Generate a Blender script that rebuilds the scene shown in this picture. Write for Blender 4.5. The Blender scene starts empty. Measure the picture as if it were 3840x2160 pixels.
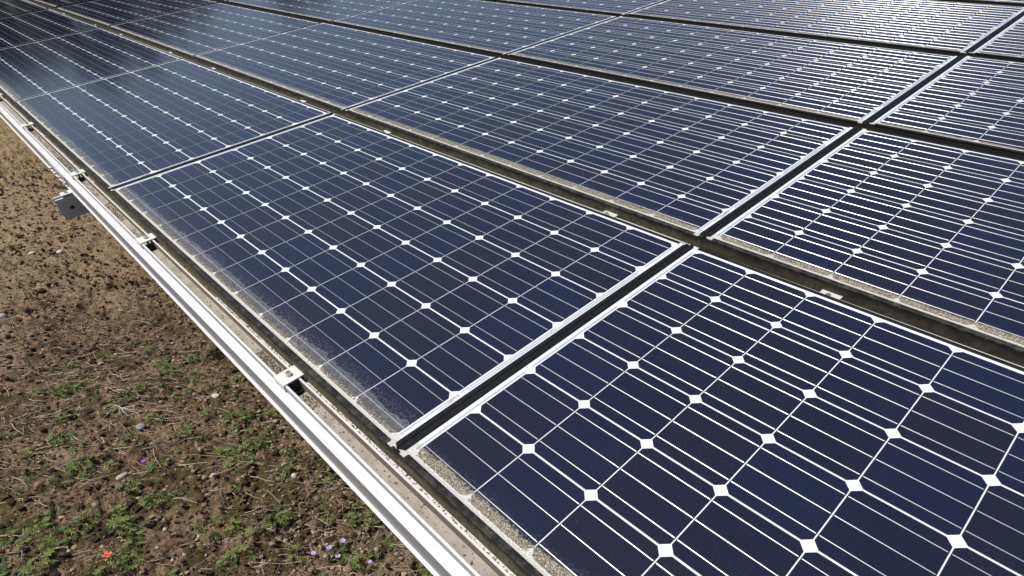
import bpy, bmesh, math, random
import numpy as np
from mathutils import Matrix, Vector
R_ = math.radians
rnd = random.Random(7)
SC = bpy.context.scene
COL = SC.collection

# ------------------------------------------------------------------ camera, sky, sun
TILT = R_(12.0)                                    # slope of the array
M = Matrix.Rotation(TILT, 4, 'X')                  # array frame -> world
cam = bpy.data.cameras.new('camera'); camo = bpy.data.objects.new('camera', cam); COL.objects.link(camo)
Rc = [(0.68179616, 0.7259252, -0.09047988), (0.35790011, -0.43887177, -0.82419602), (-0.63801372, 0.52955092, -0.55902979)]
cm = Matrix(((Rc[0][0], -Rc[1][0], -Rc[2][0], 0.89154623),
             (Rc[0][1], -Rc[1][1], -Rc[2][1], -0.38784612),
             (Rc[0][2], -Rc[1][2], -Rc[2][2], 0.95687248), (0, 0, 0, 1)))
camo.matrix_world = M @ cm
cam.sensor_width = 36.0; cam.lens = 2435.0 * 36 / 3840; cam.clip_start = 0.02; cam.clip_end = 2000
SC.camera = camo

L = (M.to_3x3() @ Vector((-0.30, -0.28, 0.912))).normalized()     # towards the sun
SUN_EL = math.asin(L.z); SUN_AZ = math.atan2(L.x, L.y)
w = bpy.data.worlds.new("World"); SC.world = w; w.use_nodes = True
nt = w.node_tree; nt.nodes.clear()
sky = nt.nodes.new('ShaderNodeTexSky'); sky.sky_type = 'NISHITA'; sky.sun_disc = False
sky.sun_elevation = SUN_EL; sky.sun_rotation = SUN_AZ; sky.altitude = 300; sky.air_density = 1.0; sky.dust_density = 4.0; sky.ozone_density = 1.2
bg = nt.nodes.new('ShaderNodeBackground'); bg.inputs[1].default_value = 0.12
wo = nt.nodes.new('ShaderNodeOutputWorld')
nt.links.new(sky.outputs[0], bg.inputs[0]); nt.links.new(bg.outputs[0], wo.inputs[0])
sd = bpy.data.lights.new('sun', 'SUN'); so = bpy.data.objects.new('sun', sd); COL.objects.link(so)
sd.energy = 4.1; sd.angle = R_(0.53); sd.color = (1.0, 0.955, 0.89)
so.rotation_euler = L.to_track_quat('Z', 'Y').to_euler(); so.location = (0, 0, 20)
SC.view_settings.view_transform = 'Standard'; SC.view_settings.look = 'None'
SC.view_settings.exposure = 0.0; SC.view_settings.gamma = 1.0
SC.cycles.max_bounces = 6

# ------------------------------------------------------------------ node helpers
def mat(name):
    m = bpy.data.materials.new(name); m.use_nodes = True
    m.node_tree.nodes.clear(); return m
class NB:
    def __init__(s, m):
        s.t = m.node_tree
        s.out = s.n('ShaderNodeOutputMaterial'); s.p = s.n('ShaderNodeBsdfPrincipled')
        s.l(s.p.outputs[0], s.out.inputs[0])
        tc = s.n('ShaderNodeTexCoord'); s.obj = tc.outputs['Object']
    def n(s, t): return s.t.nodes.new(t)
    def l(s, a, b): s.t.links.new(a, b)
    def put(s, sock, v):
        if hasattr(v, 'is_linked') or isinstance(v, bpy.types.NodeSocket): s.l(v, sock)
        elif isinstance(v, (tuple, list)) and len(v) == 3 and len(sock.default_value) == 4: sock.default_value = (*v, 1)
        else: sock.default_value = v
    def math(s, op, a, b=0.0, c=None, clamp=False):
        n = s.n('ShaderNodeMath'); n.operation = op; n.use_clamp = clamp
        s.put(n.inputs[0], a); s.put(n.inputs[1], b)
        if c is not None: s.put(n.inputs[2], c)
        return n.outputs[0]
    def mix(s, f, a, b):
        n = s.n('ShaderNodeMix'); n.data_type = 'RGBA'
        s.put(n.inputs[0], f); s.put(n.inputs[6], a); s.put(n.inputs[7], b)
        return n.outputs[2]
    def noise(s, sc, det=3, rough=.55, vec=None, dim=None):
        n = s.n('ShaderNodeTexNoise'); n.inputs['Scale'].default_value = sc
        n.inputs['Detail'].default_value = det; n.inputs['Roughness'].default_value = rough
        s.l(vec if vec is not None else s.obj, n.inputs['Vector']); return n.outputs[0]
    def ramp(s, f, stops):
        n = s.n('ShaderNodeValToRGB'); e = n.color_ramp.elements
        while len(e) < len(stops): e.new(0.5)
        for i, (p, c) in enumerate(stops):
            e[i].position = p; e[i].color = (*c, 1) if len(c) == 3 else c
        s.put(n.inputs[0], f); return n.outputs[0]
    def smooth(s, v, a, b):
        n = s.n('ShaderNodeMapRange'); n.interpolation_type = 'SMOOTHSTEP'; n.clamp = True
        s.put(n.inputs[0], v); s.put(n.inputs[1], a); s.put(n.inputs[2], b)
        return n.outputs[0]
    def bump(s, h, st=.3, d=.002):
        n = s.n('ShaderNodeBump'); n.inputs['Strength'].default_value = st; n.inputs['Distance'].default_value = d
        s.put(n.inputs['Height'], h); s.l(n.outputs[0], s.p.inputs['Normal']); return n
    def P(s, **k):
        for a, v in k.items(): s.put(s.p.inputs[a.replace('_', ' ')], v)

def dust(b, base, dirty=1.0):
    """sediment along the lower edge of a module, widths read from the object's colour"""
    sep = b.n('ShaderNodeSeparateXYZ'); b.l(b.obj, sep.inputs[0]); y = sep.outputs[1]; x = sep.outputs[0]
    oi = b.n('ShaderNodeObjectInfo'); sc = b.n('ShaderNodeSeparateColor'); b.l(oi.outputs['Color'], sc.inputs[0])
    n4 = b.n('ShaderNodeVectorMath'); n4.operation = 'ADD'; b.l(b.obj, n4.inputs[0])
    cmb = b.n('ShaderNodeCombineXYZ'); b.put(cmb.inputs[0], b.math('MULTIPLY', sc.outputs[2], 37.0)); b.put(cmb.inputs[1], b.math('MULTIPLY', sc.outputs[2], 0.0)); b.l(cmb.outputs[0], n4.inputs[1])
    v = n4.outputs[0]
    nl = b.noise(9, 3, .6, v); nf = b.noise(520, 2, .6, v); nm = b.noise(45, 4, .65, v)
    yj = b.math('ADD', y, b.math('MULTIPLY', b.math('SUBTRACT', nm, .5), .016))
    yj = b.math('ADD', yj, b.math('MULTIPLY', b.math('SUBTRACT', nl, .5), .03))
    hw = sc.outputs[0]; gw = sc.outputs[1]
    yw = b.math('ADD', yj, b.math('MULTIPLY', b.math('SUBTRACT', nm, .5), .02))
    film1 = b.math('SUBTRACT', 1.0, b.smooth(yw, b.math('MULTIPLY', hw, .55), b.math('MULTIPLY', hw, .70)))
    tide = b.math('SUBTRACT', 1.0, b.smooth(b.math('ABSOLUTE', b.math('SUBTRACT', yw, b.math('MULTIPLY', hw, .62))), .0004, .0022))
    wisp = b.math('SUBTRACT', 1.0, b.smooth(yw, b.math('MULTIPLY', hw, .5), b.math('MULTIPLY', hw, 1.5)))
    wisp = b.math('MULTIPLY', wisp, b.smooth(b.noise(150, 4, .75, v), .44, .70))
    haze = b.math('MULTIPLY', film1, b.math('ADD', .07, b.math('MULTIPLY', b.smooth(nm, .3, .7), .15)))
    haze = b.math('ADD', haze, b.math('MULTIPLY', b.math('MULTIPLY', tide, b.smooth(nf, .35, .6)), b.math('MULTIPLY', nl, .5)))
    haze = b.math('ADD', haze, b.math('MULTIPLY', wisp, .22), clamp=True)
    mar = b.math('SUBTRACT', 1.0, b.smooth(y, -.003, .001)); haze = b.math('MAXIMUM', haze, b.math('MULTIPLY', mar, .62))
    spl = b.math('MULTIPLY', b.smooth(nf, .50, .60), b.math('MULTIPLY', film1, .22))
    gr = b.math('SUBTRACT', 1.0, b.smooth(yj, b.math('MULTIPLY', gw, .72), b.math('MULTIPLY', gw, 1.12)))
    gr = b.math('MULTIPLY', gr, b.smooth(nf, .42, .56))
    sp = b.smooth(b.noise(850, 1, .5, v), .71, .76)
    sp2 = b.smooth(b.noise(7, 2, .5, v), .35, .75)
    film = b.math('ADD', .006, b.math('MULTIPLY', b.math('MULTIPLY', sp, sp2), .30))
    c = b.mix(b.math('MULTIPLY', haze, dirty), base, b.mix(b.smooth(yj, .0, .03), (.42, .385, .31), (.36, .375, .38)))
    c = b.mix(b.math('MULTIPLY', film, dirty), c, (.45, .47, .52))
    gcol = b.mix(b.noise(330, 1, .5, v), (.035, .032, .028), (.52, .47, .36))
    g2 = b.math('MAXIMUM', gr, spl)
    c = b.mix(b.math('MULTIPLY', g2, dirty), c, gcol)
    cov = b.math('MAXIMUM', b.math('MULTIPLY', haze, 1.2), b.math('MULTIPLY', g2, .95), clamp=True)
    return c, cov, sep

GLASS_R = 0.12
m_cell = mat('solar_cell'); b = NB(m_cell)
sep = b.n('ShaderNodeSeparateXYZ'); b.l(b.obj, sep.inputs[0])
fx = b.math('FRACT', b.math('MULTIPLY', sep.outputs[0], 1 / .0022857))
fing = b.math('LESS_THAN', fx, .105)
geo = b.n('ShaderNodeNewGeometry')
c0 = b.ramp(geo.outputs['Random Per Island'], [(0, (.0010, .0018, .0120)), (.35, (.0040, .0032, .0080)), (.6, (.0016, .0018, .0150)), (1, (.0016, .0040, .0210))])
c0 = b.mix(b.math('MULTIPLY', b.noise(14, 3), .5), c0, (.003, .004, .016))
c0 = b.mix(b.math('MULTIPLY', fing, .7), c0, (.060, .075, .165))
c1, cov, _ = dust(b, c0)
b.P(Base_Color=c1, Roughness=.45)
b.p.inputs['Specular IOR Level'].default_value = .0
b.put(b.p.inputs['Coat Weight'], b.math('SUBTRACT', 1.0, cov, clamp=True)); b.P(Coat_Roughness=GLASS_R, Coat_IOR=1.48)

m_back = mat('white_backsheet'); b = NB(m_back)
c1, cov, _ = dust(b, (.70, .73, .76), .8)
b.P(Base_Color=c1, Roughness=.6); b.p.inputs['Specular IOR Level'].default_value = .2
b.put(b.p.inputs['Coat Weight'], b.math('SUBTRACT', 1.0, cov, clamp=True)); b.P(Coat_Roughness=GLASS_R, Coat_IOR=1.48)

def ribbon_mat(name, col, rough, an):
    m = mat(name); b = NB(m)
    c1, cov, _ = dust(b, col, .8)
    b.P(Base_Color=c1, Roughness=rough)
    b.put(b.p.inputs['Metallic'], b.math('SUBTRACT', .9, b.math('MULTIPLY', cov, .9), clamp=True))
    b.p.inputs['Anisotropic'].default_value = an
    vt = b.n('ShaderNodeVectorTransform'); vt.vector_type = 'VECTOR'; vt.convert_from = 'OBJECT'; vt.convert_to = 'WORLD'
    vt.inputs[0].default_value = (0, 1, 0); b.l(vt.outputs[0], b.p.inputs['Tangent'])
    return m
m_bus = ribbon_mat('tinned_busbar', (.92, .91, .90), .47, 1.0)
m_tab = mat('string_ribbon'); b = NB(m_tab)
c1, cov, _ = dust(b, b.mix(b.noise(260, 3, .7), (.42, .44, .47), (.78, .80, .82)), .8)
b.P(Base_Color=c1, Roughness=.4, Metallic=.55); b.p.inputs['Coat Weight'].default_value = .8; b.P(Coat_Roughness=GLASS_R)

def black_mat(name, dirt_lo, dirt_hi, col=(.006, .0072, .0095), rough=.6):
    m = mat(name); b = NB(m)
    n = b.noise(38, 5, .7); n2 = b.noise(420, 2, .6)
    f = b.math('MULTIPLY', b.smooth(n, .38, .72), dirt_hi)
    f = b.math('ADD', f, dirt_lo); f = b.math('MULTIPLY', f, b.math('ADD', .6, b.math('MULTIPLY', n2, .8)), clamp=True)
    b.P(Base_Color=b.mix(f, col, (.25, .225, .17)), Roughness=b.math('ADD', rough, b.math('MULTIPLY', f, .5)))
    b.p.inputs['Specular IOR Level'].default_value = .12
    b.bump(n2, .15, .001); return m
m_black = black_mat('black_frame', .0, .10)
m_strip_dirty = black_mat('black_edge_strip_dusty', .02, .22)
m_strip = black_mat('black_edge_strip', .0, .03)
m_side = mat('frame_side_grime'); b = NB(m_side)
sep = b.n('ShaderNodeSeparateXYZ'); b.l(b.obj, sep.inputs[0])
oi = b.n('ShaderNodeObjectInfo'); scc = b.n('ShaderNodeSeparateColor'); b.l(oi.outputs['Color'], scc.inputs[0])
n = b.noise(26, 4, .65); nf = b.noise(480, 3, .7)
edge = b.math('ADD', sep.outputs[2], b.math('MULTIPLY', b.math('SUBTRACT', n, .5), .05))
edge = b.math('ADD', edge, b.math('MULTIPLY', b.math('SUBTRACT', nf, .5), .02))
low = b.math('SUBTRACT', 1.0, b.smooth(edge, -.030, -.002))
low = b.math('MULTIPLY', low, oi.outputs['Alpha']); low = b.math('MULTIPLY', low, b.math('ADD', .45, b.math('MULTIPLY', b.smooth(b.noise(60, 4, .7), .35, .65), .6)), clamp=True)
dc = b.mix(b.smooth(nf, .3, .7), (.05, .04, .025), (.30, .26, .165)); dc = b.mix(b.smooth(b.noise(11, 3), .5, .7), dc, b.mix(nf, (.05, .05, .02), (.20, .19, .09)))
b.P(Base_Color=b.mix(b.math('MULTIPLY', low, .9), (.008, .0075, .006), dc), Roughness=.85); b.bump(nf, .6, .002)

def alu(name, col, rough, dirt, metallic=.25):
    m = mat(name); b = NB(m)
    sp = b.n('ShaderNodeMapping'); sp.inputs['Scale'].default_value = (1, 9, 9); b.l(b.obj, sp.inputs[0])
    n = b.noise(16, 5, .7, sp.outputs[0]); nf = b.noise(600, 2, .7)
    f = b.math('MULTIPLY', b.smooth(n, .45, .75), dirt)
    f = b.math('MULTIPLY', f, b.math('ADD', .4, b.math('MULTIPLY', nf, 1.2)), clamp=True)
    b.P(Base_Color=b.mix(f, col, (.30, .26, .20)), Roughness=b.math('ADD', rough, b.math('MULTIPLY', n, .15)), Metallic=metallic)
    b.bump(nf, .08, .001); return m
m_alu = alu('aluminium_rail', (.58, .59, .60), .5, .30, .15)
m_alu_d = alu('aluminium_grimy', (.62, .60, .60), .5, .45, .3)
m_alu_g = alu('aluminium_grey', (.40, .42, .44), .45, .25, .5)
m_face = alu('aluminium_outer_face', (.30, .31, .33), .5, .15, .2)  # weak grazing sun on the outer face put into a darker grey
m_rail_br = alu('aluminium_shaded_grimy_lip', (.20, .175, .14), .7, .5, .1)  # brown base paints in the inner lip wall's shade, grime over it
m_wall = alu('aluminium_lip_side', (.26, .27, .28), .5, .2, .2)  # shaded side of the outer lip, shade put into the colour
m_rail_dk = alu('aluminium_dark', (.07, .06, .05), .7, .5, .1)  # much darker base colour for the rails from the third row up
m_clamp = alu('aluminium_clamp', (.60, .60, .57), .5, .15, .2)
m_steel = alu('stainless_bolt', (.62, .62, .60), .3, .2, .95)
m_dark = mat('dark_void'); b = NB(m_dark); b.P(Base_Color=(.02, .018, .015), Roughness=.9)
m_silt = mat('channel_silt'); b = NB(m_silt)
nf = b.noise(260, 4, .7); nb = b.noise(18, 4, .6)
c = b.mix(b.smooth(nb, .4, .65), (.34, .31, .27), (.26, .235, .20)); c = b.mix(b.smooth(nf, .58, .70), c, (.12, .095, .07))
c = b.mix(b.smooth(b.noise(90, 3, .6), .60, .72), c, (.24, .19, .13))
b.P(Base_Color=c, Roughness=.95); b.bump(nf, .7, .002)
def grain_mat(name, stops, rough=.9):
    m = mat(name); b = NB(m); geo = b.n('ShaderNodeNewGeometry')
    c = b.ramp(geo.outputs['Random Per Island'], stops)
    c = b.mix(b.math('MULTIPLY', b.noise(160, 3, .6), .6), c, b.mix(.6, c, (.02, .015, .01)))
    b.P(Base_Color=c, Roughness=rough); b.p.inputs['Specular IOR Level'].default_value = .2; return m
m_grain = grain_mat('sediment_grain', [(0, (.10, .085, .06)), (.35, (.32, .28, .21)), (.7, (.50, .45, .33)), (1, (.62, .57, .42))])
m_grit = grain_mat('channel_grit', [(0, (.06, .05, .035)), (.5, (.19, .16, .11)), (1, (.33, .28, .19))])
m_moss = grain_mat('groove_moss', [(0, (.05, .045, .02)), (.5, (.17, .15, .06)), (1, (.35, .31, .16))])

# ------------------------------------------------------------------ mesh helpers
class MB:
    def __init__(s): s.v = []; s.f = []; s.m = []
    def add(s, vs, fs, mi=0):
        o = len(s.v); s.v.extend(vs); s.f.extend([tuple(i + o for i in f) for f in fs]); s.m.extend([mi] * len(fs))
    def box(s, x0, x1, y0, y1, z0, z1, mi=0):
        s.add([(x0, y0, z0), (x1, y0, z0), (x1, y1, z0), (x0, y1, z0), (x0, y0, z1), (x1, y0, z1), (x1, y1, z1), (x0, y1, z1)],
              [(0, 3, 2, 1), (4, 5, 6, 7), (0, 1, 5, 4), (1, 2, 6, 5), (2, 3, 7, 6), (3, 0, 4, 7)], mi)
    def prism(s, prof, a0, a1, axis='x', mi=0, mis=None, caps=True):
        """closed profile extruded along an axis; prof = (p,q) pairs: (y,z) for x, (x,z) for y"""
        n = len(prof)
        P = (lambda a, p, q: (a, p, q)) if axis == 'x' else (lambda a, p, q: (p, a, q))
        vs = [P(a0, *k) for k in prof] + [P(a1, *k) for k in prof]
        o = len(s.v); s.v.extend(vs)
        for i in range(n):
            j = (i + 1) % n; s.f.append((o + i, o + j, o + n + j, o + n + i)); s.m.append(mis[i] if mis else mi)
        if caps:
            s.f.append(tuple(o + i for i in range(n))[::-1]); s.m.append(mi); s.f.append(tuple(o + n + i for i in range(n))); s.m.append(mi)
    def lathe(s, prof, c, seg=20, mi=0):
        o = len(s.v)
        for r, z in prof:
            for k in range(seg):
                a = 2 * math.pi * k / seg; s.v.append((c[0] + r * math.cos(a), c[1] + r * math.sin(a), c[2] + z))
        for i in range(len(prof) - 1):
            for k in range(seg):
                k2 = (k + 1) % seg
                s.f.append((o + i * seg + k, o + i * seg + k2, o + (i + 1) * seg + k2, o + (i + 1) * seg + k)); s.m.append(mi)
        s.f.append(tuple(o + (len(prof) - 1) * seg + k for k in range(seg))); s.m.append(mi)
    def tube(s, pts, r0, r1, seg=5, mi=0):
        o = len(s.v); n = len(pts)
        for i, p in enumerate(pts):
            p = Vector(p); d = Vector(pts[min(i + 1, n - 1)]) - Vector(pts[max(i - 1, 0)])
            if d.length < 1e-9: d = Vector((0, 0, 1))
            d.normalize(); a = d.cross(Vector((0, 0, 1)))
            if a.length < .01: a = Vector((1, 0, 0))
            a.normalize(); c = d.cross(a); r = r0 + (r1 - r0) * i / max(1, n - 1)
            for k in range(seg):
                t = 2 * math.pi * k / seg; q = p + a * (r * math.cos(t)) + c * (r * math.sin(t)); s.v.append(tuple(q))
        for i in range(n - 1):
            for k in range(seg):
                k2 = (k + 1) % seg; s.f.append((o + i * seg + k, o + i * seg + k2, o + (i + 1) * seg + k2, o + (i + 1) * seg + k)); s.m.append(mi)
    def mesh(s, name, mats, smooth=False):
        me = bpy.data.meshes.new(name); me.from_pydata(s.v, [], s.f)
        for m in mats: me.materials.append(m)
        if len(mats) > 1: me.polygons.foreach_set('material_index', s.m)
        if smooth: me.polygons.foreach_set('use_smooth', [True] * len(me.polygons))
        me.update(); return me
def recalc(me):
    bm = bmesh.new(); bm.from_mesh(me); bmesh.ops.recalc_face_normals(bm, faces=bm.faces); bm.to_mesh(me); bm.free(); return me
def link(name, me, parent=None, mw=None):
    o = bpy.data.objects.new(name, me); COL.objects.link(o)
    if parent is not None: o.parent = parent
    elif mw is not None: o.matrix_world = mw
    return o
def tag(o, label=None, cat=None, group=None, kind=None):
    if label: o['label'] = label
    if cat: o['category'] = cat
    if group: o['group'] = group
    if kind: o['kind'] = kind
    return o
def empty(name, mw, label, cat, group=None):
    o = bpy.data.objects.new(name, None); o.empty_display_size = .05; COL.objects.link(o); o.matrix_world = mw
    return tag(o, label, cat, group)

# unit lump shapes for scattered matter (numpy)
def ico(sub):
    bm = bmesh.new(); bmesh.ops.create_icosphere(bm, subdivisions=sub, radius=1)
    v = np.array([x.co[:] for x in bm.verts]); f = np.array([[q.index for q in x.verts] for x in bm.faces]); bm.free(); return v, f
ICO1 = ico(1); ICO2 = ico(2)
def lumps(name, pos, size, mats, base=ICO1, squash=(1, 1, .65), jit=.35, seed=1, midx=None, smooth=False):
    g = np.random.default_rng(seed); v, f = base; n = len(pos); k = len(v)
    an = g.uniform(0, 2 * np.pi, n); ca, sa = np.cos(an), np.sin(an)
    sc = size[:, None, None] * g.uniform(.75, 1.3, (n, 1, 3)) * np.array(squash)
    rad = 1 + g.uniform(-jit, jit, (n, k, 1))
    V = v[None] * rad * sc
    X = V[..., 0] * ca[:, None] - V[..., 1] * sa[:, None]; Y = V[..., 0] * sa[:, None] + V[..., 1] * ca[:, None]
    V = np.stack([X, Y, V[..., 2]], -1) + pos[:, None]
    F = (f[None] + (np.arange(n) * k)[:, None, None]).reshape(-1, 3)
    return np_mesh(name, V.reshape(-1, 3), F, mats, smooth, None if midx is None else np.repeat(midx, len(f)))
def np_mesh(name, V, F, mats, smooth=False, mi=None):
    me = bpy.data.meshes.new(name); me.vertices.add(len(V)); me.vertices.foreach_set('co', V.astype(np.float32).ravel())
    k = F.shape[1]; me.loops.add(F.size); me.loops.foreach_set('vertex_index', F.astype(np.int32).ravel())
    me.polygons.add(len(F)); me.polygons.foreach_set('loop_start', np.arange(0, F.size, k, dtype=np.int32))
    me.polygons.foreach_set('use_smooth', np.full(len(F), smooth))
    for m in mats: me.materials.append(m)
    if mi is not None: me.polygons.foreach_set('material_index', mi.astype(np.int32))
    me.update(calc_edges=True); me.validate(); return me

# ------------------------------------------------------------------ solar panels
PU, PV, NU, NV = .158, .1601, 12, 6
PITCH_U, PITCH_V = 12 * PU + .070, 6 * PV + .0967
X0, X1, Y0, Y1 = -NU * PU - .034, .034, -.0205, .9790
# cells: chamfered squares
cells = MB(); cw, ch = .1557 / 2, .1560 / 2
for i in range(NU):
    for j in range(NV):
        cx, cy = -(i + .5) * PU, (j + .5) * PV; c = .0130
        cells.add([(cx + a * cw - a * (c if k else 0), cy + d * ch - d * (0 if k else c), .0004) for a, d, k in
                   ((1, -1, 0), (1, 1, 0), (1, 1, 1), (-1, 1, 1), (-1, 1, 0), (-1, -1, 0), (-1, -1, 1), (1, -1, 1))], [tuple(range(8))])
me_cells = cells.mesh('solar_cells', [m_cell])
bus = MB()
for i in range(NU):
    for j in range(NV):
        for k in (.17, .5, .83):
            y = (j + .5) * PV + (k - .5) * .156
            xa, xb = -(i + 1) * PU + .0030, -i * PU - .0030
            h = .00070
            bus.prism([(y - h, .00045), (y + h, .00045), (y + h * .7, .00095), (y + h * .25, .0013), (y - h * .25, .0013), (y - h * .7, .00095)], xa, xb)
me_bus = recalc(bus.mesh('busbars', [m_bus]))
me_tabs = []
def tabseg(x, wd, j0, j1):
    tab = MB(); tab.box(x - wd / 2, x + wd / 2, j0 * PV + .012, j1 * PV - .012, .0003, .0007); me_tabs.append(tab.mesh('string_ribbon', [m_tab]))
for a, c in ((0, 1), (1, 3), (3, 5), (5, 6)): tabseg(.0050, .0036, a, c)
for a, c in ((.6, 1), (1.1, 4.9)): tabseg(.0115, .0036, a, c)
for a, c in ((0, 2), (2, 4), (4, 6)): tabseg(-NU * PU - .0055, .0050, a, c)
lam = MB(); lam.box(X0 + .002, X1 - .002, Y0 + .002, Y1 - .002, -.0055, 0)
me_lam = lam.mesh('laminate', [m_back])
# frame: four walls with a foot flange
fr = MB()
fr.box(X0, X1, Y0, Y0 + .003, -.045, -.0002, 1)
fr.box(X0, X1, Y1 - .003, Y1, -.045, -.0002, 0)
fr.box(X0, X0 + .003, Y0 + .003, Y1 - .003, -.045, -.0002, 0)
fr.box(X1 - .003, X1, Y0 + .003, Y1 - .003, -.045, -.0002, 0)
fr.box(X0 + .003, X1 - .003, Y0 + .003, Y0 + .030, -.0445, -.0425, 0)
fr.box(X0 + .003, X1 - .003, Y1 - .030, Y1 - .003, -.0445, -.0425, 0)
me_frame = fr.mesh('frame', [m_black, m_side])
# edge strips
def strip_u(y_out, y_in):
    s = MB(); d = 1 if y_in > y_out else -1
    prof = [(y_out - d * .0006, -.004), (y_out - d * .0006, .0008), (y_out + d * .0022, .0025), (y_out + d * .0085, .0024), (y_in, .0012), (y_in, .0002), (y_out + d * .0001, .0002), (y_out + d * .0001, -.004)]
    s.prism(prof, X0 + .030, X1 - .030, 'x'); return recalc(s.mesh('edge_strip', [m_strip_dirty if d > 0 else m_strip]))
me_strip_low = strip_u(Y0, Y0 + .0135); me_strip_low2 = me_strip_low.copy(); me_strip_low2.materials[0] = m_strip; me_strip_top = strip_u(Y1, Y1 - .0110)
def strip_v(x_out, x_in):
    s = MB(); d = 1 if x_in > x_out else -1
    prof = [(x_out, .0002), (x_out, .0004), (x_out + d * .0035, .0030), (x_out + d * .0100, .0028), (x_in, .0012), (x_in, .0002)]
    ya, yb = Y0 + .006, Y1 - .004
    s.prism(prof, ya, yb, 'y')
    n = len(prof)                                   # slant both ends
    for k, (x, z) in enumerate(prof):
        e = abs(x - x_out) * .55
        s.v[k] = (x, ya + e, z); s.v[n + k] = (x, yb - e * .4, z)
    return recalc(s.mesh('edge_strip', [m_strip]))
me_strip_r = strip_v(X1, X1 - .0165); me_strip_l = strip_v(X0, X0 + .0165)
plug = MB()
def half_disc(cx, cy, r, a0, z0, z1):
    pts = [(cx + r * math.cos(a0 + math.pi * k / 10), cy + r * math.sin(a0 + math.pi * k / 10)) for k in range(11)]
    o = len(plug.v); n = 11
    plug.v.extend([(x, y, z0) for x, y in pts] + [(x, y, z1) for x, y in pts])
    for k in range(n):
        j = (k + 1) % n; plug.f.append((o + k, o + j, o + n + j, o + n + k)); plug.m.append(0)
    plug.f.append(tuple(o + n + k for k in range(n))); plug.m.append(0)
me_plugs = []
for (cx, cy, a) in ((X1 - .0065, Y0 + .001, 0), (X0 + .0065, Y0 + .001, 0), (X1 - .0065, Y1 - .001, math.pi), (X0 + .0065, Y1 - .001, math.pi)):
    plug = MB(); half_disc(cx, cy, .0052, a, -.008, .0038); me_plugs.append(recalc(plug.mesh('corner_plug', [m_black])))
# barcode on the backsheet margin beside the first cell gap
m_ink = mat('barcode_ink'); bb = NB(m_ink); bb.P(Base_Color=(.03, .03, .035), Roughness=.6)
bc = MB(); y = PV - .0230; rb = random.Random(3)
while y < PV + .006:
    wd = rb.choice((.0004, .0005, .0009, .0013)); bc.box(.0042, .0088, y, y + wd, .0002, .00045); y += wd + rb.choice((.0005, .0008, .0012))
me_bar = bc.mesh('barcode', [m_ink])

ROWS = {0: (-1, 4), 1: (-2, 4), 2: (-2, 3), 3: (-2, 2), 4: (-2, 1)}
ROWN = ['front row', 'second row', 'third row', 'fourth row', 'fifth row']
ORD = ['rightmost visible', 'second from the right', 'third from the right', 'fourth from the right', 'fifth from the right', 'sixth from the right']
SPEC = {(0, -1): 'coarse grains on its lower edge, at the lower right corner',
        (0, 0): 'grainy stains on its lower edge, above the nearest front clamp',
        (0, 1): 'pale bluish glass, above the protruding support beam',
        (1, 0): 'thick tan sediment band, in the middle of the photo',
        (1, -1): 'crumbly sediment band, at the right edge of the photo',
        (3, -1): 'cut by the right edge of the photo near its top', (2, -1): 'narrow sediment line, at the right edge of the photo',
        (3, 0): 'bright glare on its busbars, at the top right'}
# haze width, grain width, side dirt
DIRT = {(0, -1): (.032, .024, 1.0), (0, 0): (.062, .008, 1.0), (0, 1): (.040, .008, .9), (0, 2): (.06, .02, .9), (1, -1): (.030, .024, .45), (1, 0): (.036, .026, .8),
        (1, 1): (.034, .020, .85), (1, 2): (.035, .02, .8), (2, 0): (.024, .022, .14), (2, -1): (.018, .014, .08), (2, 1): (.03, .024, .14), (3, 0): (.024, .022, .06), (3, -1): (.02, .016, .06)}
rt = random.Random(11)
panels = {}
for r, (c0, c1) in ROWS.items():
    for c in range(c0, c1 + 1):
        hz, gw, sdirt = DIRT.get((r, c), (.026, .018, .5 if r < 2 else .1))
        T = Matrix.Translation((-c * PITCH_U, r * PITCH_V, rt.uniform(-.0006, .0006)))
        ctr = Vector(((X0 + X1) / 2, .48, 0))
        rot = Matrix.Rotation(R_(rt.uniform(-.16, .16)), 4, 'X') @ Matrix.Rotation(R_(rt.uniform(-.08, .08) + (-.32 if c >= 3 else .10)), 4, 'Y')
        mw = M @ T @ Matrix.Translation(ctr) @ rot @ Matrix.Translation(-ctr)
        k = c + 1
        if c == -2: lab = 'dark solar panel with white cell grid in the %s, beyond the rightmost visible one' % ROWN[r]
        else:
            lab = 'solar panel in the %s from the lower rail, %s' % (ROWN[r], ORD[k])
            if (r, c) in SPEC: lab = '%s solar panel, %s' % (ROWN[r], SPEC[(r, c)])
        e = empty('solar_panel', mw, lab, 'solar panel', 'solar panels of the array'); panels[(r, c)] = e
        col = (hz, gw, rt.random(), sdirt)
        la = link('laminate', me_lam, e); la.color = col
        for nm, me in (('solar_cells', me_cells), ('busbars', me_bus), *(('string_ribbon', q) for q in me_tabs), ('barcode', me_bar)):
            if nm == 'barcode' and (r > 1 or c > 0): continue
            o = link(nm, me, la); o.color = col
        f = link('frame', me_frame, e); f.color = col
        for me in (me_strip_low if r < 2 else me_strip_low2, me_strip_top, me_strip_r, me_strip_l): link('edge_strip', me, f)
        if r < 3 and c < 3:
            for me in me_plugs: link('corner_plug', me, f)
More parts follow.
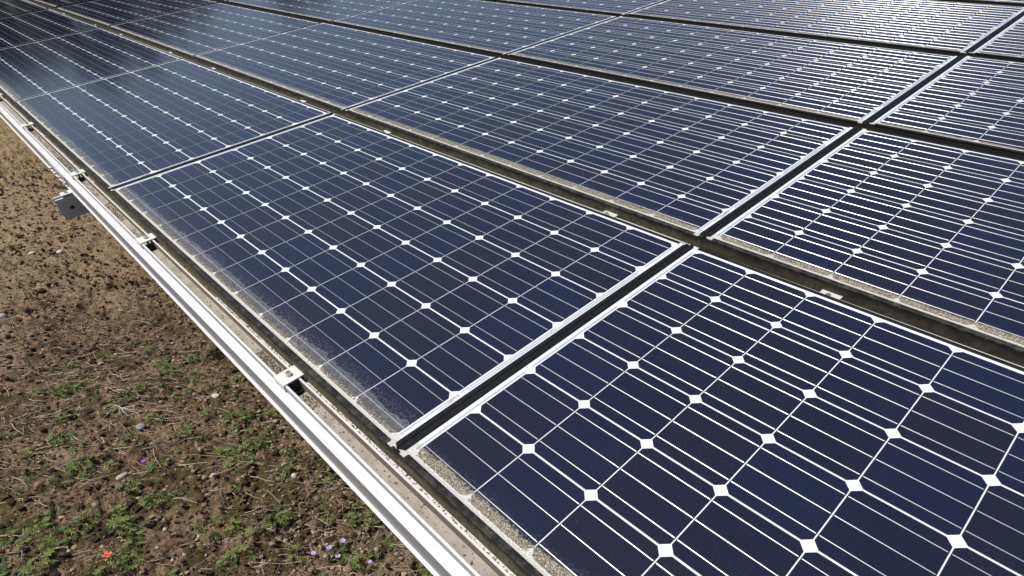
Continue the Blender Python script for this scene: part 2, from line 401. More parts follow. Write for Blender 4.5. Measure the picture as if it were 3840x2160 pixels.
# real grains lying on the lower edge of the nearer modules
def sediment(r, c, n, gw, smax, seed, hz):
    g = np.random.default_rng(seed)
    x = g.uniform(X0 + .04, X1 - .040, n); yy = g.beta(1.6, 1.9, n) * gw * 1.05 + .0012
    far = g.random(n) < .16; yy = np.where(far, g.exponential(hz * .45, n) + .001, yy)
    clump = (np.sin(x * 47 + seed) + np.sin(x * 113 + 2 * seed) + np.sin(x * 23.3)) / 3
    keep = (g.random(n) < .72 + .35 * clump)
    keep &= ~((np.abs(((-x) % PU) - PU / 2) > PU / 2 - .006) & (yy < .016) & (g.random(n) < .8))
    x, yy = x[keep], yy[keep]; far = far[keep]; s = g.uniform(.0005, smax, len(x)); s[far] *= .45
    me = lumps('sediment_band', np.stack([x, yy, .0005 + s * .25], 1), s, [m_grain], seed=seed)
    o = link('sediment_band', me, panels[(r, c)]); o['kind'] = 'stuff'
sediment(0, -1, 9000, .023, .00155, 3, .03); sediment(0, 0, 4200, .012, .0016, 4, .055); sediment(0, 1, 2000, .012, .0014, 9, .04)
sediment(1, 0, 9000, .023, .0016, 5, .02); sediment(1, -1, 7000, .021, .0017, 6, .02); sediment(2, 0, 3000, .018, .0016, 7, .015)

# bird droppings / specks, a seed husk on the glass
m_poo = mat('dried_splash'); b = NB(m_poo); b.P(Base_Color=(.42, .45, .50), Roughness=.8)

# ------------------------------------------------------------------ rails
PROF = [(-.0945, -.045), (-.0722, -.045), (-.0722, -.0290), (-.0714, -.0280), (-.0668, -.0280), (-.0660, -.0290), (-.0635, -.087),
        (-.0362, -.087), (-.0372, -.0290), (-.0366, -.0280), (-.0325, -.0280), (-.0318, -.0290), (-.0316, -.045), (-.0050, -.045), (-.0050, -.0985),
        (-.1020, -.0985), (-.1020, -.0965), (-.0950, -.0962), (-.0950, -.0905), (-.0942, -.0898), (-.0950, -.0890), (-.0950, -.0460)]
#        mat per segment starting at point i: 0 clean, 1 grimy (dark on rear rows), 2 dark
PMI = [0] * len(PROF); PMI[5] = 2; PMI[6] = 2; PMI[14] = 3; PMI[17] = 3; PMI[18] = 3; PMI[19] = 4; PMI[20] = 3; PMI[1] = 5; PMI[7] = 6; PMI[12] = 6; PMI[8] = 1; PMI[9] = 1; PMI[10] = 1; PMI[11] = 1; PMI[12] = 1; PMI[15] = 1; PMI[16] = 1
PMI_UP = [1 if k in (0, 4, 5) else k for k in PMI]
holes_dx = (-.018, .050)
def rail(name, row, xa, xb, label, clampx):
    mw = M @ Matrix.Translation((0, row * PITCH_V, 0))
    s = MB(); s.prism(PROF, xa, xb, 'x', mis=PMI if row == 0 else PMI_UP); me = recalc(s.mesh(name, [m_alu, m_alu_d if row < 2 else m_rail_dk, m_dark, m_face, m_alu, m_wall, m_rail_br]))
    o = link(name, me, None, mw); tag(o, label, 'mounting rail', 'aluminium mounting rails under the panels')
    # silt bed lying in the channel, interrupted by the slots at the clamps
    segs = []; p = xa
    for cx in sorted(clampx):
        segs.append((p, cx + holes_dx[0])); p = cx + holes_dx[1]
    segs.append((p, xb))
    s = MB(); g = np.random.default_rng(row + int(abs(xa) * 10))
    for a, c in segs:
        if c - a < .02: continue
        n = max(2, int((c - a) / .02)); xs = np.linspace(a, c, n + 1); ys = np.linspace(-.0634, -.0363, 6)
        Z = -.0550 + g.normal(0, .0004, (n + 1, 6)); o0 = len(s.v)
        Z[:, -1] += .0015; Z[:, 0] += .0006
        for i in range(n + 1):
            for j in range(6): s.v.append((xs[i], ys[j], Z[i, j]))
        for i in range(n):
            for j in range(5):
                s.f.append((o0 + i * 6 + j, o0 + (i + 1) * 6 + j, o0 + (i + 1) * 6 + j + 1, o0 + i * 6 + j + 1)); s.m.append(0)
        for e in (0, n):                            # end wall of the silt at the slot
            s.add([(xs[e], -.0634, -.0550), (xs[e], -.0363, -.0550), (xs[e], -.0363, -.0868), (xs[e], -.0634, -.0868)], [(0, 1, 2, 3)])
    link('channel_silt', s.mesh('channel_silt', [m_silt]), o)
    return o

# clamp prototype (origin on the bolt axis, plate underside z = -.031)
def clamp_meshes():
    s = MB(); yo, yi = -.0280, .0275                # outer / inner side relative to bolt at y=-.0480
    prof = [(yo, -.0448), (yo, -.0258), (yo + .0012, -.0245), (yi - .0012, -.0245), (yi, -.0258), (yi, -.0400), (yi - .0030, -.0400), (yi - .0030, -.0277), (yo + .0032, -.0277), (yo + .0032, -.0448)]
    s.prism(prof, -.0250, .0250, 'x'); a = recalc(s.mesh('clamp_bracket', [m_clamp]))
    s = MB(); s.lathe([(.0085, -.0244), (.0085, -.0230), (.0066, -.0230), (.0066, -.0150), (.0060, -.0142), (.0037, -.0142), (.0035, -.0190), (.0001, -.0190)], (0, 0, 0), 24)
    s.lathe([(.0040, -.070), (.0040, -.0277)], (0, 0, 0), 12)
    return a, recalc(s.mesh('bolt', [m_steel]))
ME_CB, ME_BOLT = clamp_meshes()
CG = 'silver rail clamps with a socket bolt'
def clamp(row, x, label, rz=0.0):
    e = empty('rail_clamp', M @ Matrix.Translation((x, row * PITCH_V - .0480, 0)) @ Matrix.Rotation(rz, 4, 'Z'), label, 'clamp', CG)
    link('clamp_bracket', ME_CB, e); link('bolt', ME_BOLT, e)
NTH = ['nearest', 'second', 'third', 'fourth', 'fifth', 'sixth', 'seventh', 'eighth', 'ninth', 'tenth', 'eleventh']
fx_ = [-.375, -1.425, -2.341, -3.391, -4.307, -5.357]
for k, x in enumerate(fx_):
    clamp(0, x, 'silver clamp with bolt on the front rail, %s' % ('the nearest one to the camera' if k == 0 else NTH[k] + ' one counting away from the camera'), R_(rt.uniform(-1, 1)))
bx_ = [.411, -.290, -1.555, -2.33, -3.521, -4.31, -5.49, -6.28, -7.45]
for k, x in enumerate(bx_):
    clamp(1, x, 'flat silver clamp between the first and second panel rows, %s from the right' % ('first' if k == 0 else NTH[k]), R_(rt.uniform(-1, 1)))
JO = -2.5805
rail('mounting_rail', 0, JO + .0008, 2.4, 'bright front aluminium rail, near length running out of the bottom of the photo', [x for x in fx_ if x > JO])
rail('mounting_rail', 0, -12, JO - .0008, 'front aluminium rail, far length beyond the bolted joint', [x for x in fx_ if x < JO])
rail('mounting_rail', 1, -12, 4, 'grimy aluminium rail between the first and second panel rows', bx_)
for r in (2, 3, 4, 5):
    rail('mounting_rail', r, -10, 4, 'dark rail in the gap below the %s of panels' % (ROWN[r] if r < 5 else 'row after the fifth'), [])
# joint plate with bolts on the outer face of the front rail
e = empty('splice_plate', M @ Matrix.Translation((JO, -.0953, -.070)), 'bolted splice plate joining two lengths of the front rail', 'splice plate')
s = MB(); s.box(-.14, .165, -.0030, -.0001, -.0185, .0195); link('plate', s.mesh('plate', [m_alu_g]), e)
for bx in (-.125, -.03, .045, .12, .150):
    s = MB(); o = len(s.v)
    for k in range(16):
        a = 2 * math.pi * k / 16
        for (rr, yy) in ((.0075, -.0031), (.0075, -.0050), (.0055, -.0051), (.0052, -.0105)):
            s.v.append((bx + rr * math.cos(a), yy, -.010 + rr * math.sin(a)))
    for k in range(16):
        j = (k + 1) % 16
        for q in range(3): s.f.append((k * 4 + q, j * 4 + q, j * 4 + q + 1, k * 4 + q + 1)); s.m.append(0)
    s.f.append(tuple(k * 4 + 3 for k in range(16))); s.m.append(0)
    link('bolt', recalc(s.mesh('bolt', [m_steel])), e)

# ------------------------------------------------------------------ support beams under the rails, with posts
def beam_mesh():
    s = MB(); w_ = .025; ya, yb = -.174, 5.6; zt, zb = -.0990, -.193
    prof = [(-w_, zb), (-w_, zt), (-w_ + .014, zt), (-w_ + .014, zt - .006), (-w_ + .003, zt - .006), (-w_ + .003, zb + .003), (w_ - .003, zb + .003),
            (w_ - .003, zt - .006), (w_ - .014, zt - .006), (w_ - .014, zt), (w_, zt), (w_, zb)]
    s.prism(prof, ya, yb, 'y'); return recalc(s.mesh('support_beam', [m_beam]))
m_beam = alu('beam_zinc', (.46, .47, .48), .5, .35, .35)
me_beam = beam_mesh()
GZ = -.97                                          # ground level (world)
for k, bxx in enumerate((.92, -2.330, -5.58)):
    lab = ['grey support beam below the near end of the front rail', 'grey support beam end with a hole, sticking out under the front rail at the left', 'grey support beam end under the far part of the front rail'][k]
    e = empty('support_beam', M @ Matrix.Translation((bxx, 0, 0)), lab, 'beam', 'support beams carrying the rails')
    link('channel_beam', me_beam, e)
    s = MB(); o = len(s.v)
    n = 20
    for q in range(n):
        a = 2 * math.pi * q / n; s.v.append((.02525, -.1290 + .0085 * math.cos(a), -.1470 + .0085 * math.sin(a)))
    for q in range(n):
        a = 2 * math.pi * q / n; s.v.append((.0252, -.1290 + .0085 * math.cos(a), -.1470 + .0085 * math.sin(a)))
    for q in range(n): s.f.append((q, (q + 1) % n, n + (q + 1) % n, n + q)); s.m.append(0)
    s.f.append(tuple(range(n))); s.m.append(0)
    link('bolt_hole', recalc(s.mesh('bolt_hole', [m_dark])), e)
    # clamp holding the rail on the beam
    e2 = empty('beam_clamp', M @ Matrix.Translation((bxx, -.1180, -.0640)), 'small silver clamp on the support beam, ' + ['near the camera', 'at the left, just outside the front rail', 'farthest away'][k], 'clamp', 'beam clamps outside the front rail')
    s = MB(); s.prism([(-.027, -.0345), (-.027, -.0240), (.0140, -.0240), (.0140, -.0280), (-.023, -.0280), (-.023, -.0345)], -.022, .022, 'x'); link('clamp_bracket', recalc(s.mesh('clamp_bracket', [m_clamp])), e2)
    s = MB(); s.lathe([(.0085, -.0239), (.0085, -.0222), (.0068, -.0222), (.0068, -.0130), (.0062, -.0122), (.0036, -.0122), (.0034, -.0165), (.0001, -.0165)], (0, -.006, 0), 20); link('bolt', recalc(s.mesh('bolt', [m_steel])), e2)
    for q, yv in enumerate((.9, 4.3)):
        P = M @ Vector((bxx, yv, -.192)); hgt = P.z - GZ + .15
        s = MB(); s.box(-.03, .03, -.03, .03, -hgt, .012); 
        po = link('support_post', s.mesh('support_post', [m_beam]), None, Matrix.Translation(P))
        tag(po, 'square post under the %s support beam, %s of the array' % (['near', 'middle', 'far'][k], ['low side', 'high side'][q]), 'post', 'posts under the array')

# grit in the front channel, moss in the groove behind the inner lip
def scatter_line(name, row, segs, n, y0, y1, z, smin, smax, m, seed, label, cat):
    g = np.random.default_rng(seed); xs = []
    for (a, c, wgt) in segs: xs.append(g.uniform(min(a, c), max(a, c), int(n * wgt)))
    x = np.concatenate(xs); y = g.uniform(y0, y1, len(x)); s = smin + (smax - smin) * g.random(len(x)) ** 2
    me = lumps(name, np.stack([x, y, np.full(len(x), z) + s * .3], 1), s, [m], seed=seed)
    o = link(name, me, None, M @ Matrix.Translation((0, row * PITCH_V, 0))); tag(o, label, cat, kind='stuff')
scatter_line('channel_grit', 0, [(-.56, -.40, .22), (-1.62, -1.46, .05), (-1.95, -1.72, .15), (-2.32, -2.05, .04), (-2.75, -2.40, .25), (-3.5, -2.75, .2), (.4, -.4, .05), (-4.3, -.4, .10), (-.32, -.26, .06)], 2600, -.0620, -.0375, -.0546, .0006, .0026, m_grit, 21,
             'dark grit lying in the channel of the front rail', 'grit')
scatter_line('groove_moss', 0, [(-4.5, .6, .35), (-2.2, -.9, .65)], 7000, -.0280, -.0215, -.0450, .0008, .0022, m_moss, 22, 'olive moss and crumbs in the groove beside the front panels', 'moss')
scatter_line('groove_moss', 1, [(-4, 1.6, .8), (-.6, .9, .4)], 9000, -.0282, -.0210, -.0450, .0008, .0026, m_moss, 23, 'brown moss in the groove below the second panel row', 'moss')

# ------------------------------------------------------------------ ground
def vnoise(x, y, seed):
    g = np.random.default_rng(seed); T = g.random((256, 256))
    xi = np.floor(x).astype(int); yi = np.floor(y).astype(int); fx = x - xi; fy = y - yi
    fx = fx * fx * (3 - 2 * fx); fy = fy * fy * (3 - 2 * fy)
    a = T[xi & 255, yi & 255]; b_ = T[(xi + 1) & 255, yi & 255]; c = T[xi & 255, (yi + 1) & 255]; d = T[(xi + 1) & 255, (yi + 1) & 255]
    return (a * (1 - fx) + b_ * fx) * (1 - fy) + (c * (1 - fx) + d * fx) * fy
def hgt(x, y):
    h = .045 * (vnoise(x * 1.3, y * 1.3, 1) - .5)
    rough = .35 + .9 * vnoise(x * 1.7 + 9, y * 1.7, 8)
    h += rough * (.036 * (vnoise(x * 6, y * 6, 2) - .5) + .034 * np.abs(vnoise(x * 17, y * 17, 3) - .5) + .030 * (vnoise(x * 41, y * 41, 4) - .5) + .017 * (vnoise(x * 88, y * 88, 5) - .5))
    return h
xs = np.concatenate([[-400, -150, -60, -25, -14, -10.5], np.arange(-9, -3.2, .022), np.arange(-3.2, .25, .0105), [.4, .8, 1.6, 4, 10, 30, 100, 400]])
ys = np.concatenate([[-400, -120, -40, -12, -5, -2.5, -1.6], np.arange(-1.25, .85, .0105), [1.0, 1.5, 3, 8, 20, 60, 180, 400]])
GX, GY = np.meshgrid(xs, ys, indexing='ij'); HZ = hgt(GX, GY)
V = np.stack([GX, GY, GZ + HZ], -1).reshape(-1, 3); nx, ny = len(xs), len(ys)
ii, jj = np.meshgrid(np.arange(nx - 1), np.arange(ny - 1), indexing='ij'); q = (ii * ny + jj).ravel()
F = np.stack([q, q + ny, q + ny + 1, q + 1], 1)
m_soil = mat('soil'); b = NB(m_soil)
n1 = b.noise(1.7, 4, .6); n2 = b.noise(9, 5, .65); n3 = b.noise(70, 4, .7); n4 = b.noise(330, 3, .7)
sep = b.n('ShaderNodeSeparateXYZ'); b.l(b.obj, sep.inputs[0])
far = b.smooth(b.math('ADD', b.math('MULTIPLY', sep.outputs[0], -1.0), b.math('MULTIPLY', b.math('SUBTRACT', n1, .5), 3.0)), 2.2, 4.4)
soil = b.mix(b.smooth(n3, .3, .7), (.038, .024, .014), (.250, .178, .108))
soil = b.mix(b.smooth(n2, .46, .60), soil, b.mix(n4, (.018, .013, .009), (.065, .046, .028)))
moss = b.mix(n4, (.028, .028, .008), (.130, .118, .035))
c = b.mix(b.math('MULTIPLY', b.smooth(b.math('ADD', n2, b.math('MULTIPLY', n1, .5)), .74, .88), .75), soil, moss)
tan = b.mix(n4, (.17, .115, .065), (.43, .32, .195))
c = b.mix(b.math('MULTIPLY', far, b.smooth(n3, .30, .55)), c, tan)
c = b.mix(b.math('MULTIPLY', b.smooth(b.noise(3.1, 3, .5), .56, .66), .7), c, b.mix(n4, (.17, .115, .07), (.36, .265, .175)))
b.P(Base_Color=c, Roughness=.95); b.p.inputs['Specular IOR Level'].default_value = .15
b.bump(b.math('ADD', n3, n4), .8, .006)
go = link('ground', np_mesh('ground', V, F, [m_soil], True)); tag(go, 'bare brown soil with clods and moss below the array', kind='structure')

def gpts(n, seed, xr=(-6.5, .1), yr=(-1.15, .75)):
    """random ground points, denser where the photograph shows the ground large"""
    g = np.random.default_rng(seed); x = xr[1] - (xr[1] - xr[0]) * g.random(n) ** 1.7; y = g.uniform(yr[0], yr[1], n)
    return x, y, g
g0 = grain_mat('soil_clod', [(0, (.018, .011, .007)), (.5, (.085, .055, .032)), (.8, (.21, .148, .088)), (1, (.40, .30, .19))])
gs = grain_mat('pebble', [(0, (.16, .13, .10)), (.5, (.30, .25, .19)), (.85, (.42, .37, .30)), (1, (.55, .50, .43))])
x, y, g = gpts(34000, 31); s = .0022 + .009 * g.random(len(x)) ** 3
tag(link('soil_clods', lumps('soil_clods', np.stack([x, y, GZ + hgt(x, y) + s * .25], 1), s, [g0], seed=31)), 'loose brown soil crumbs covering the ground', 'soil', kind='stuff')
x, y, g = gpts(9000, 32); s = .005 + .013 * g.random(len(x)) ** 3
cl = (vnoise(x * 3, y * 3, 77) > .47) & (vnoise(x * 14, y * 14, 78) > .45); x, y, s = x[cl], y[cl], s[cl]
tag(link('soil_clods', lumps('dark_clods', np.stack([x, y, GZ + hgt(x, y) + s * .3], 1), s, [grain_mat('dark_clod', [(0, (.016, .012, .008)), (.6, (.040, .028, .017)), (1, (.10, .07, .042))])], ICO1, seed=32, jit=.4)), 'dark lumpy clods of soil scattered over the ground', 'soil', kind='stuff')
x, y, g = gpts(15000, 34, (-3.2, .1), (-.3, .75)); s = .002 + .0085 * g.random(len(x)) ** 2.2
k_ = g.random(len(x)) < 1 / (1 + np.exp(-(y - .16 + .25 * (x + 1.2)) * 9)); x, y, s = x[k_], y[k_], s[k_]
tag(link('soil_clods', lumps('tan_crumbs', np.stack([x, y, GZ + hgt(x, y) + s * .35], 1), s, [grain_mat('tan_crumb', [(0, (.09, .065, .04)), (.5, (.23, .185, .125)), (1, (.42, .36, .27))])], ICO1, seed=34, jit=.25)), 'light tan soil crumbs thick beside the front rail', 'soil', kind='stuff')
x, y, g = gpts(5200, 33); s = .0018 + .0060 * g.random(len(x)) ** 3
tag(link('gravel', lumps('gravel', np.stack([x, y, GZ + hgt(x, y) + s * .35], 1), s, [gs], ICO1, seed=33, jit=.15, smooth=True)), 'small pale gravel stones strewn over the soil', 'gravel', kind='stuff')

# greenness of the ground: mostly the lower part of the photo
def green(x, y): return 1 / (1 + np.exp(-( (x + 2.15) * 3.2 + (y + .05) * 1.2 + (vnoise(x * 3, y * 3, 55) - .5) * 5)))
def leafmat(name, c1, c2, c3):
    m = mat(name); b = NB(m); geo = b.n('ShaderNodeNewGeometry')
    c = b.ramp(geo.outputs['Random Per Island'], [(0, c1), (.6, c2), (1, c3)])
    b.P(Base_Color=c, Roughness=.45)
    tr = b.n('ShaderNodeBsdfTranslucent'); b.put(tr.inputs[0], b.mix(.35, c, (.25, .35, .03))); ms = b.n('ShaderNodeMixShader'); ms.inputs[0].default_value = .28
    b.l(b.p.outputs[0], ms.inputs[1]); b.l(tr.outputs[0], ms.inputs[2]); b.l(ms.outputs[0], b.out.inputs[0]); return m
m_leaf = leafmat('weed_leaf', (.035, .065, .010), (.085, .135, .022), (.18, .23, .055))
m_sprout = leafmat('sprout_leaf', (.05, .05, .010), (.14, .14, .028), (.27, .25, .07))
m_stalk = mat('red_stalk'); b = NB(m_stalk); b.P(Base_Color=b.mix(b.noise(60, 2), (.20, .05, .03), (.12, .10, .03)), Roughness=.6)
m_straw = grain_mat('dry_straw', [(0, (.17, .125, .08)), (.5, (.36, .29, .20)), (1, (.60, .53, .42))])
m_twig = grain_mat('dry_twig', [(0, (.12, .08, .05)), (1, (.30, .23, .16))])

# tiny sprouts and moss tips as one mass
x, y, g = gpts(170000, 41, (-5.5, .1)); keep = g.random(len(x)) < green(x, y) * .75 * (vnoise(x * 7, y * 7, 61) > .36) * (vnoise(x * 31, y * 31, 62) > .3); x, y = x[keep], y[keep]
n = len(x); an = g.uniform(0, 2 * np.pi, n); ln = g.uniform(.003, .010, n); wd = ln * g.uniform(.25, .5, n); up = g.uniform(.1, .9, n)
base = np.stack([x, y, GZ + hgt(x, y) + .001], 1); d = np.stack([np.cos(an), np.sin(an), up], 1); d /= np.linalg.norm(d, axis=1)[:, None]
sdv = np.stack([-np.sin(an), np.cos(an), np.zeros(n)], 1)
V = np.stack([base, base + d * ln[:, None] * .5 + sdv * wd[:, None] * .5, base + d * ln[:, None], base + d * ln[:, None] * .5 - sdv * wd[:, None] * .5], 1).reshape(-1, 3)
tag(link('ground_sprouts', np_mesh('ground_sprouts', V, np.arange(4 * n).reshape(-1, 4), [m_sprout])), 'low green sprouts and moss covering the soil near the bottom', 'ground cover', kind='stuff')

# dry straw as one mass
st = MB(); x, y, g = gpts(7500, 51, (-6.0, .1)); dens = .22 + .78 * (vnoise(x * 2.3, y * 2.3, 71) > .5)
for k in range(len(x)):
    if g.random() > dens[k]: continue
    a = g.normal(.9, .8); ln = g.uniform(.02, .12) * (1 if g.random() < .9 else 1.8); cur = g.normal(0, .5); z = GZ + float(hgt(x[k:k+1], y[k:k+1])[0]) + .003
    px, py = x[k], y[k]; pts = []
    for q_ in range(4):
        pts.append((px, py, z + g.uniform(0, .008) + q_ * g.uniform(-.001, .003))); px += math.cos(a) * ln / 3; py += math.sin(a) * ln / 3; a += cur * .5
    st.tube(pts, g.uniform(.0007, .0017), .0006, 3)
tag(link('dry_straw', st.mesh('dry_straw', [m_straw])), 'thin dry straw and stalks lying on the soil', 'straw', kind='stuff')

# weeds with lobed leaves
def weed_meshes(seed, nl):
    g = random.Random(seed); lf = MB(); sk = MB()
    for i in range(nl):
        a = i * 2.4 + g.uniform(-.4, .4); ln = g.uniform(.018, .052); hgt_ = g.uniform(.008, .030)
        c = Vector((math.cos(a) * ln, math.sin(a) * ln, hgt_)); sk.tube([(0, 0, -.004), tuple(c * .5 + Vector((0, 0, .006))), tuple(c)], .0009, .0006, 4)
        r = g.uniform(.016, .030); tx, ty = g.uniform(-.5, .5), g.uniform(-.5, .5); nlobe = 7
        ring = []; a0 = a
        for q_ in range(nlobe):
            la = a0 + (q_ - (nlobe - 1) / 2) * .80; lr = r * (1 - .055 * abs(q_ - 3)) * g.uniform(.85, 1.1)
            for (da, rr) in ((-.36, .38), (-.21, .80), (-.10, .72), (0, 1.0), (.12, .74), (.22, .82), (.36, .38)):
                ring.append((la + da, lr * rr))
        o = len(lf.v); lf.v.append(tuple(c))
        for (la, rr) in ring:
            dx, dy = rr * math.cos(la), rr * math.sin(la); lf.v.append((c.x + dx, c.y + dy, c.z + tx * dx + ty * dy + .12 * rr * math.sin(la * 9)))
        for q_ in range(len(ring) - 1): lf.f.append((o, o + 1 + q_, o + 2 + q_)); lf.m.append(0)
    return lf.mesh('leaves', [m_leaf]), sk.mesh('stalks', [m_stalk])
WP = [weed_meshes(100 + k, n) for k, n in enumerate((5, 7, 9, 12, 4, 10))]
gw = np.random.default_rng(91); placed = []
want = [(-.62, .15), (-.66, .05), (-.95, -.05), (-1.0, -.13), (-1.08, -.2), (-1.20, -.18), (-1.12, .0), (-1.2, .08), (-1.32, .02), (-1.3, .18), (-1.42, .1), (-1.5, .22), (-1.42, -.1), (-1.55, -.02), (-1.58, .12), (-1.66, .2), (-1.62, -.2), (-1.75, -.08),
        (-1.8, .1), (-1.35, -.3), (-1.18, -.35), (-1.02, -.33), (-.88, -.28), (-.8, -.1), (-.72, -.22), (-.55, .27), (-.48, .18), (-1.92, .02), (-1.72, .33), (-2.1, .30), (-1.05, .2), (-.9, .25), (-3.0, .35), (-2.45, .05), (-2.95, -.25)]
while len(placed) < 190:
    if len(placed) < len(want): px, py = want[len(placed)]; px += gw.normal(0, .02); py += gw.normal(0, .02)
    else:
        px, py = gw.uniform(-2.6, -.3), gw.uniform(-.75, .48)
        if gw.random() > float(green(np.array([px]), np.array([py]))[0]) * .9: continue
    placed.append((px, py))
for k, (px, py) in enumerate(placed):
    ml, ms_ = WP[k % len(WP)]; z = GZ + float(hgt(np.array([px]), np.array([py]))[0])
    sc = gw.uniform(.42, 1.0) * (.75 if px < -2.3 else 1)
    e = empty('weed', Matrix.Translation((px, py, z)) @ Matrix.Rotation(gw.uniform(0, 6.28), 4, 'Z') @ Matrix.Scale(sc, 4), 'small green weed with lobed leaves and reddish stalks on the soil', 'weed', 'low lobed weeds on the ground')
    link('leaves', ml, e); link('stalks', ms_, e)

# single stones, twigs and flowers one can point to
def gz(px, py): return GZ + float(hgt(np.array([px]), np.array([py]))[0])
def stone(px, py, s, col, label, sq=(1, 1, .6), seed=1):
    m = mat('stone_' + label.split()[0]); b = NB(m); nn = b.noise(90, 4, .7); b.P(Base_Color=b.mix(nn, tuple(q * .65 for q in col), col), Roughness=.85); b.bump(nn, .3, .002)
    me = lumps('stone', np.zeros((1, 3)), np.array([s]), [m], ICO2, sq, .13, seed, smooth=True)
    o = link('stone', me, None, Matrix.Translation((px, py, gz(px, py) + s * .3))); tag(o, label, 'stone', 'larger stones on the soil')
stone(-3.10, -.42, .034, (.42, .42, .36), 'pale grey stone at the left edge, halfway down', (1.2, .8, .6), 2)
stone(-1.72, .18, .016, (.62, .62, .58), 'flat white chip among the weeds left of the front rail', (1.3, .9, .3), 3)
stone(-1.68, -.14, .018, (.26, .25, .24), 'grey stone in the soil left of the weed patch', (1.2, .8, .6), 4)
stone(-1.42, -.28, .016, (.40, .36, .27), 'beige angular stone beside the dark clods', (1.3, .8, .5), 5)
stone(-1.02, .21, .014, (.62, .55, .42), 'cream rounded pebble near the front rail', (1, .8, .8), 6)
stone(-1.22, -.02, .013, (.55, .44, .32), 'pinkish pebble in the middle of the green weeds', (1, .8, .8), 7)
stone(-.95, .02, .010, (.70, .62, .38), 'small yellowish pebble on the mossy soil', (1, .7, .5), 8)
stone(-3.9, .02, .026, (.66, .62, .55), 'white stone in the dry grass below the beam end', (1.1, .8, .6), 9)
stone(-4.0, -.12, .022, (.55, .50, .44), 'off-white stone at the left, level with the beam end', (1.2, .8, .5), 10)
stone(-.55, .05, .020, (.34, .27, .19), 'brown stone near the lilac flowers', (1.1, .9, .7), 11)
stone(-1.55, -.52, .016, (.26, .16, .10), 'reddish brown stone at the lower left', (.8, 1, 1), 12)
def twig(pts, r, label):
    P = [(a, c, gz(a, c) + .006 + d_) for a, c, d_ in pts]; o0 = Vector(P[0]); s = MB(); s.tube([tuple(Vector(q_) - o0) for q_ in P], r, r * .5, 6)
    for k in range(1, len(P) - 1):
        if rnd.random() < .5:
            a = Vector(P[k]) - o0; s.tube([tuple(a), tuple(a + Vector((rnd.uniform(-.03, .03), rnd.uniform(-.03, .03), .006)))], r * .5, r * .25, 4)
    tag(link('twig', s.mesh('twig', [m_straw if r < .0018 else m_twig], True), None, Matrix.Translation(o0)), label, 'twig', 'dry twigs on the soil')
twig([(-.98, -.02, 0), (-.93, .05, .004), (-.87, .12, .004), (-.80, .22, .002), (-.75, .31, 0)], .0020, 'long straight dry twig running towards the front rail')
twig([(-.78, .16, 0), (-.80, .08, .004), (-.77, .0, .002)], .0017, 'short pale twig below the long straight one')
twig([(-1.22, .14, 0), (-1.28, .05, .005), (-1.36, -.04, .004), (-1.42, -.10, 0)], .0016, 'thin twig crossing the weed patch')
twig([(-1.08, -.10, 0), (-1.03, -.03, .004), (-.97, .05, 0)], .0024, 'thick dark twig lying among moss')
twig([(-1.02, .30, 0), (-1.06, .22, .004), (-1.14, .17, .002), (-1.2, .1, 0)], .0016, 'bent grey twig close beside the front rail')
twig([(-1.27, -.66, 0), (-1.22, -.62, .02), (-1.17, -.63, .025), (-1.13, -.68, 0)], .0035, 'thick arched tan stalk at the bottom left corner')
twig([(-1.98, -.02, 0), (-1.92, .06, .004), (-1.83, .10, 0)], .0018, 'twig lying on the bare soil patch')
s = MB(); gg = random.Random(5)
for k in range(16):
    a = gg.uniform(-2.6, 1.2); ln = gg.uniform(.03, .09); s.tube([(0, 0, .004), (math.cos(a) * ln * .5, math.sin(a) * ln * .5, .012), (math.cos(a + .3) * ln, math.sin(a + .3) * ln, .002)], .0016, .0007, 4)
m_root = mat('pale_root'); b = NB(m_root); b.P(Base_Color=(.50, .45, .38), Roughness=.8)
tag(link('dry_root', s.mesh('dry_root', [m_root], True), None, Matrix.Translation((-1.86, -.16, gz(-1.86, -.16) + .004))), 'bleached tuft of dry roots on the dark soil', 'root')
def flower(px, py, col, r, n, label, cat, ctr=(.4, .3, .1), h=.03):
    e = empty('flower', Matrix.Translation((px, py, gz(px, py))), label, cat, 'lilac flowers by the front rail' if 'lilac' in label else None)
    mp = mat('petal_' + label.split()[0]); b = NB(mp); b.P(Base_Color=col, Roughness=.6)
    s = MB()
    for k in range(n):
        a = 2 * math.pi * k / n; o = len(s.v)
        for (rr, da, dz) in ((.12, 0, 0), (.6, -.62, .12), (1, -.45, .24), (1.06, 0, .20), (1, .45, .24), (.6, .62, .12)): s.v.append((r * rr * math.cos(a + da), r * rr * math.sin(a + da), h + r * dz))
        s.f.append((o, o + 1, o + 2, o + 3, o + 4, o + 5)); s.m.append(0)
    link('petals', s.mesh('petals', [mp]), e)
    s = MB(); s.tube([(0, 0, -.004), (.003, .002, h * .5), (0, 0, h)], .0009, .0007, 5); link('stem', s.mesh('stem', [m_leaf]), e)
    s = MB(); s.lathe([(r * .16, h), (r * .12, h + r * .2), (.0003, h + r * .25)], (0, 0, 0), 8); mc = mat('flower_eye'); b = NB(mc); b.P(Base_Color=ctr, Roughness=.7); link('flower_centre', s.mesh('flower_centre', [mc]), e)
flower(-1.02, -.425, (.75, .085, .035), .014, 4, 'orange red flower near the bottom left', 'flower', (.25, .2, .05))
flower(-.610, .185, (.46, .36, .72), .009, 5, 'lilac flower, topmost of the small cluster below the front rail', 'flower')
flower(-.585, .150, (.50, .40, .76), .009, 5, 'lilac flower, lower right of the cluster', 'flower')
flower(-.612, .135, (.42, .33, .70), .009, 5, 'lilac flower, middle left of the cluster', 'flower')
flower(-.640, .090, (.46, .38, .74), .008, 5, 'lilac flower standing alone left of the cluster', 'flower')
flower(-.480, .210, (.48, .36, .72), .007, 5, 'lilac flower closest to the bottom of the front rail', 'flower')
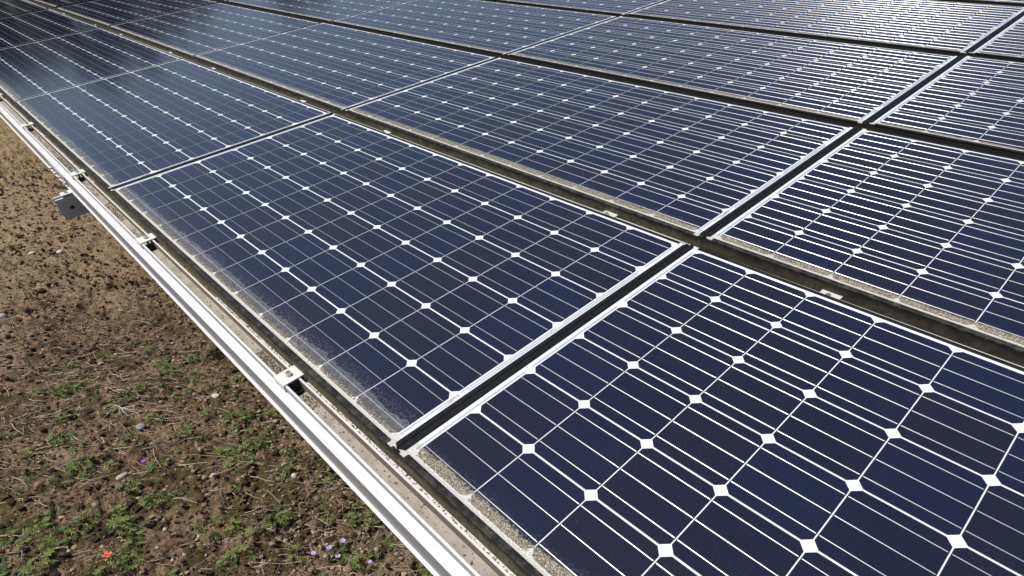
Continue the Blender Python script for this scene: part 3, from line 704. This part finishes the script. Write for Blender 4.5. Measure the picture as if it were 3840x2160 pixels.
flower(-1.44, -.20, (.35, .07, .42), .008, 5, 'purple flower at the left border of the weed patch', 'flower')

# ------------------------------------------------------------------ trees beyond the far end of the array (they show in the glass)
m_tleaf = leafmat('tree_leaf', (.020, .034, .008), (.030, .048, .012), (.045, .060, .016))
m_bark = mat('bark'); b = NB(m_bark); b.P(Base_Color=b.mix(b.noise(12, 5, .7), (.04, .03, .02), (.12, .095, .07)), Roughness=.9)
def tree_mesh(seed):
    g = np.random.default_rng(seed); ctr = []; 
    for k in range(46):
        a = g.uniform(0, 6.28); h = g.uniform(.18, 1.0); rr = 2.6 * math.sqrt(max(0, 1 - ((h - .5) / .56) ** 2)) * g.uniform(.35, 1); ctr.append((rr * math.cos(a), rr * math.sin(a), .6 + h * 6.6))
    ctr = np.array(ctr); n = 9000; c = ctr[g.integers(0, len(ctr), n)]; d = g.normal(0, 1, (n, 3)); d /= np.linalg.norm(d, axis=1)[:, None]
    p = c + d * g.uniform(.25, .85, (n, 1)); sz = g.uniform(.16, .30, (n, 1)); u = g.normal(0, 1, (n, 3)); u /= np.linalg.norm(u, axis=1)[:, None]; w2 = np.cross(u, d); w2 /= np.linalg.norm(w2, axis=1)[:, None] + 1e-9
    V = np.stack([p - u * sz, p + w2 * sz * .6, p + u * sz, p - w2 * sz * .6], 1).reshape(-1, 3)
    cr = np_mesh('crown', V, np.arange(4 * n).reshape(-1, 4), [m_tleaf])
    s = MB(); s.tube([(0, 0, -.3), (.1, 0, 1.5), (0, .1, 3.5), (.1, 0, 5.5)], .22, .06, 8)
    for k in range(7): t = ctr[k * 5]; s.tube([(0, 0, 1 + .45 * k), tuple((t + np.array([0, 0, 1 + .45 * k])) / 2), tuple(t)], .07, .02, 5)
    return cr, s.mesh('trunk', [m_bark], True)
TM = [tree_mesh(k) for k in (201, 202, 203)]
TL = ['nearest', 'second', 'third', 'fourth', 'fifth', 'sixth', 'seventh', 'eighth', 'ninth', 'tenth', 'eleventh', 'twelfth']
for k in range(12):
    az = R_(112 - k * 5.2); dist = 24 + (k % 3) * 2.0; e = empty('tree', Matrix.Translation((-dist * math.sin(az), dist * math.cos(az), GZ)) @ Matrix.Rotation(k * 1.3, 4, 'Z') @ Matrix.Scale(rt.uniform(.72, .78), 4),
        'dark green tree beyond the far end of the array, %s of the line' % TL[k], 'tree', 'trees mirrored in the far panels')
    cr, tk = TM[k % 3]; link('crown', cr, e); link('trunk', tk, e)
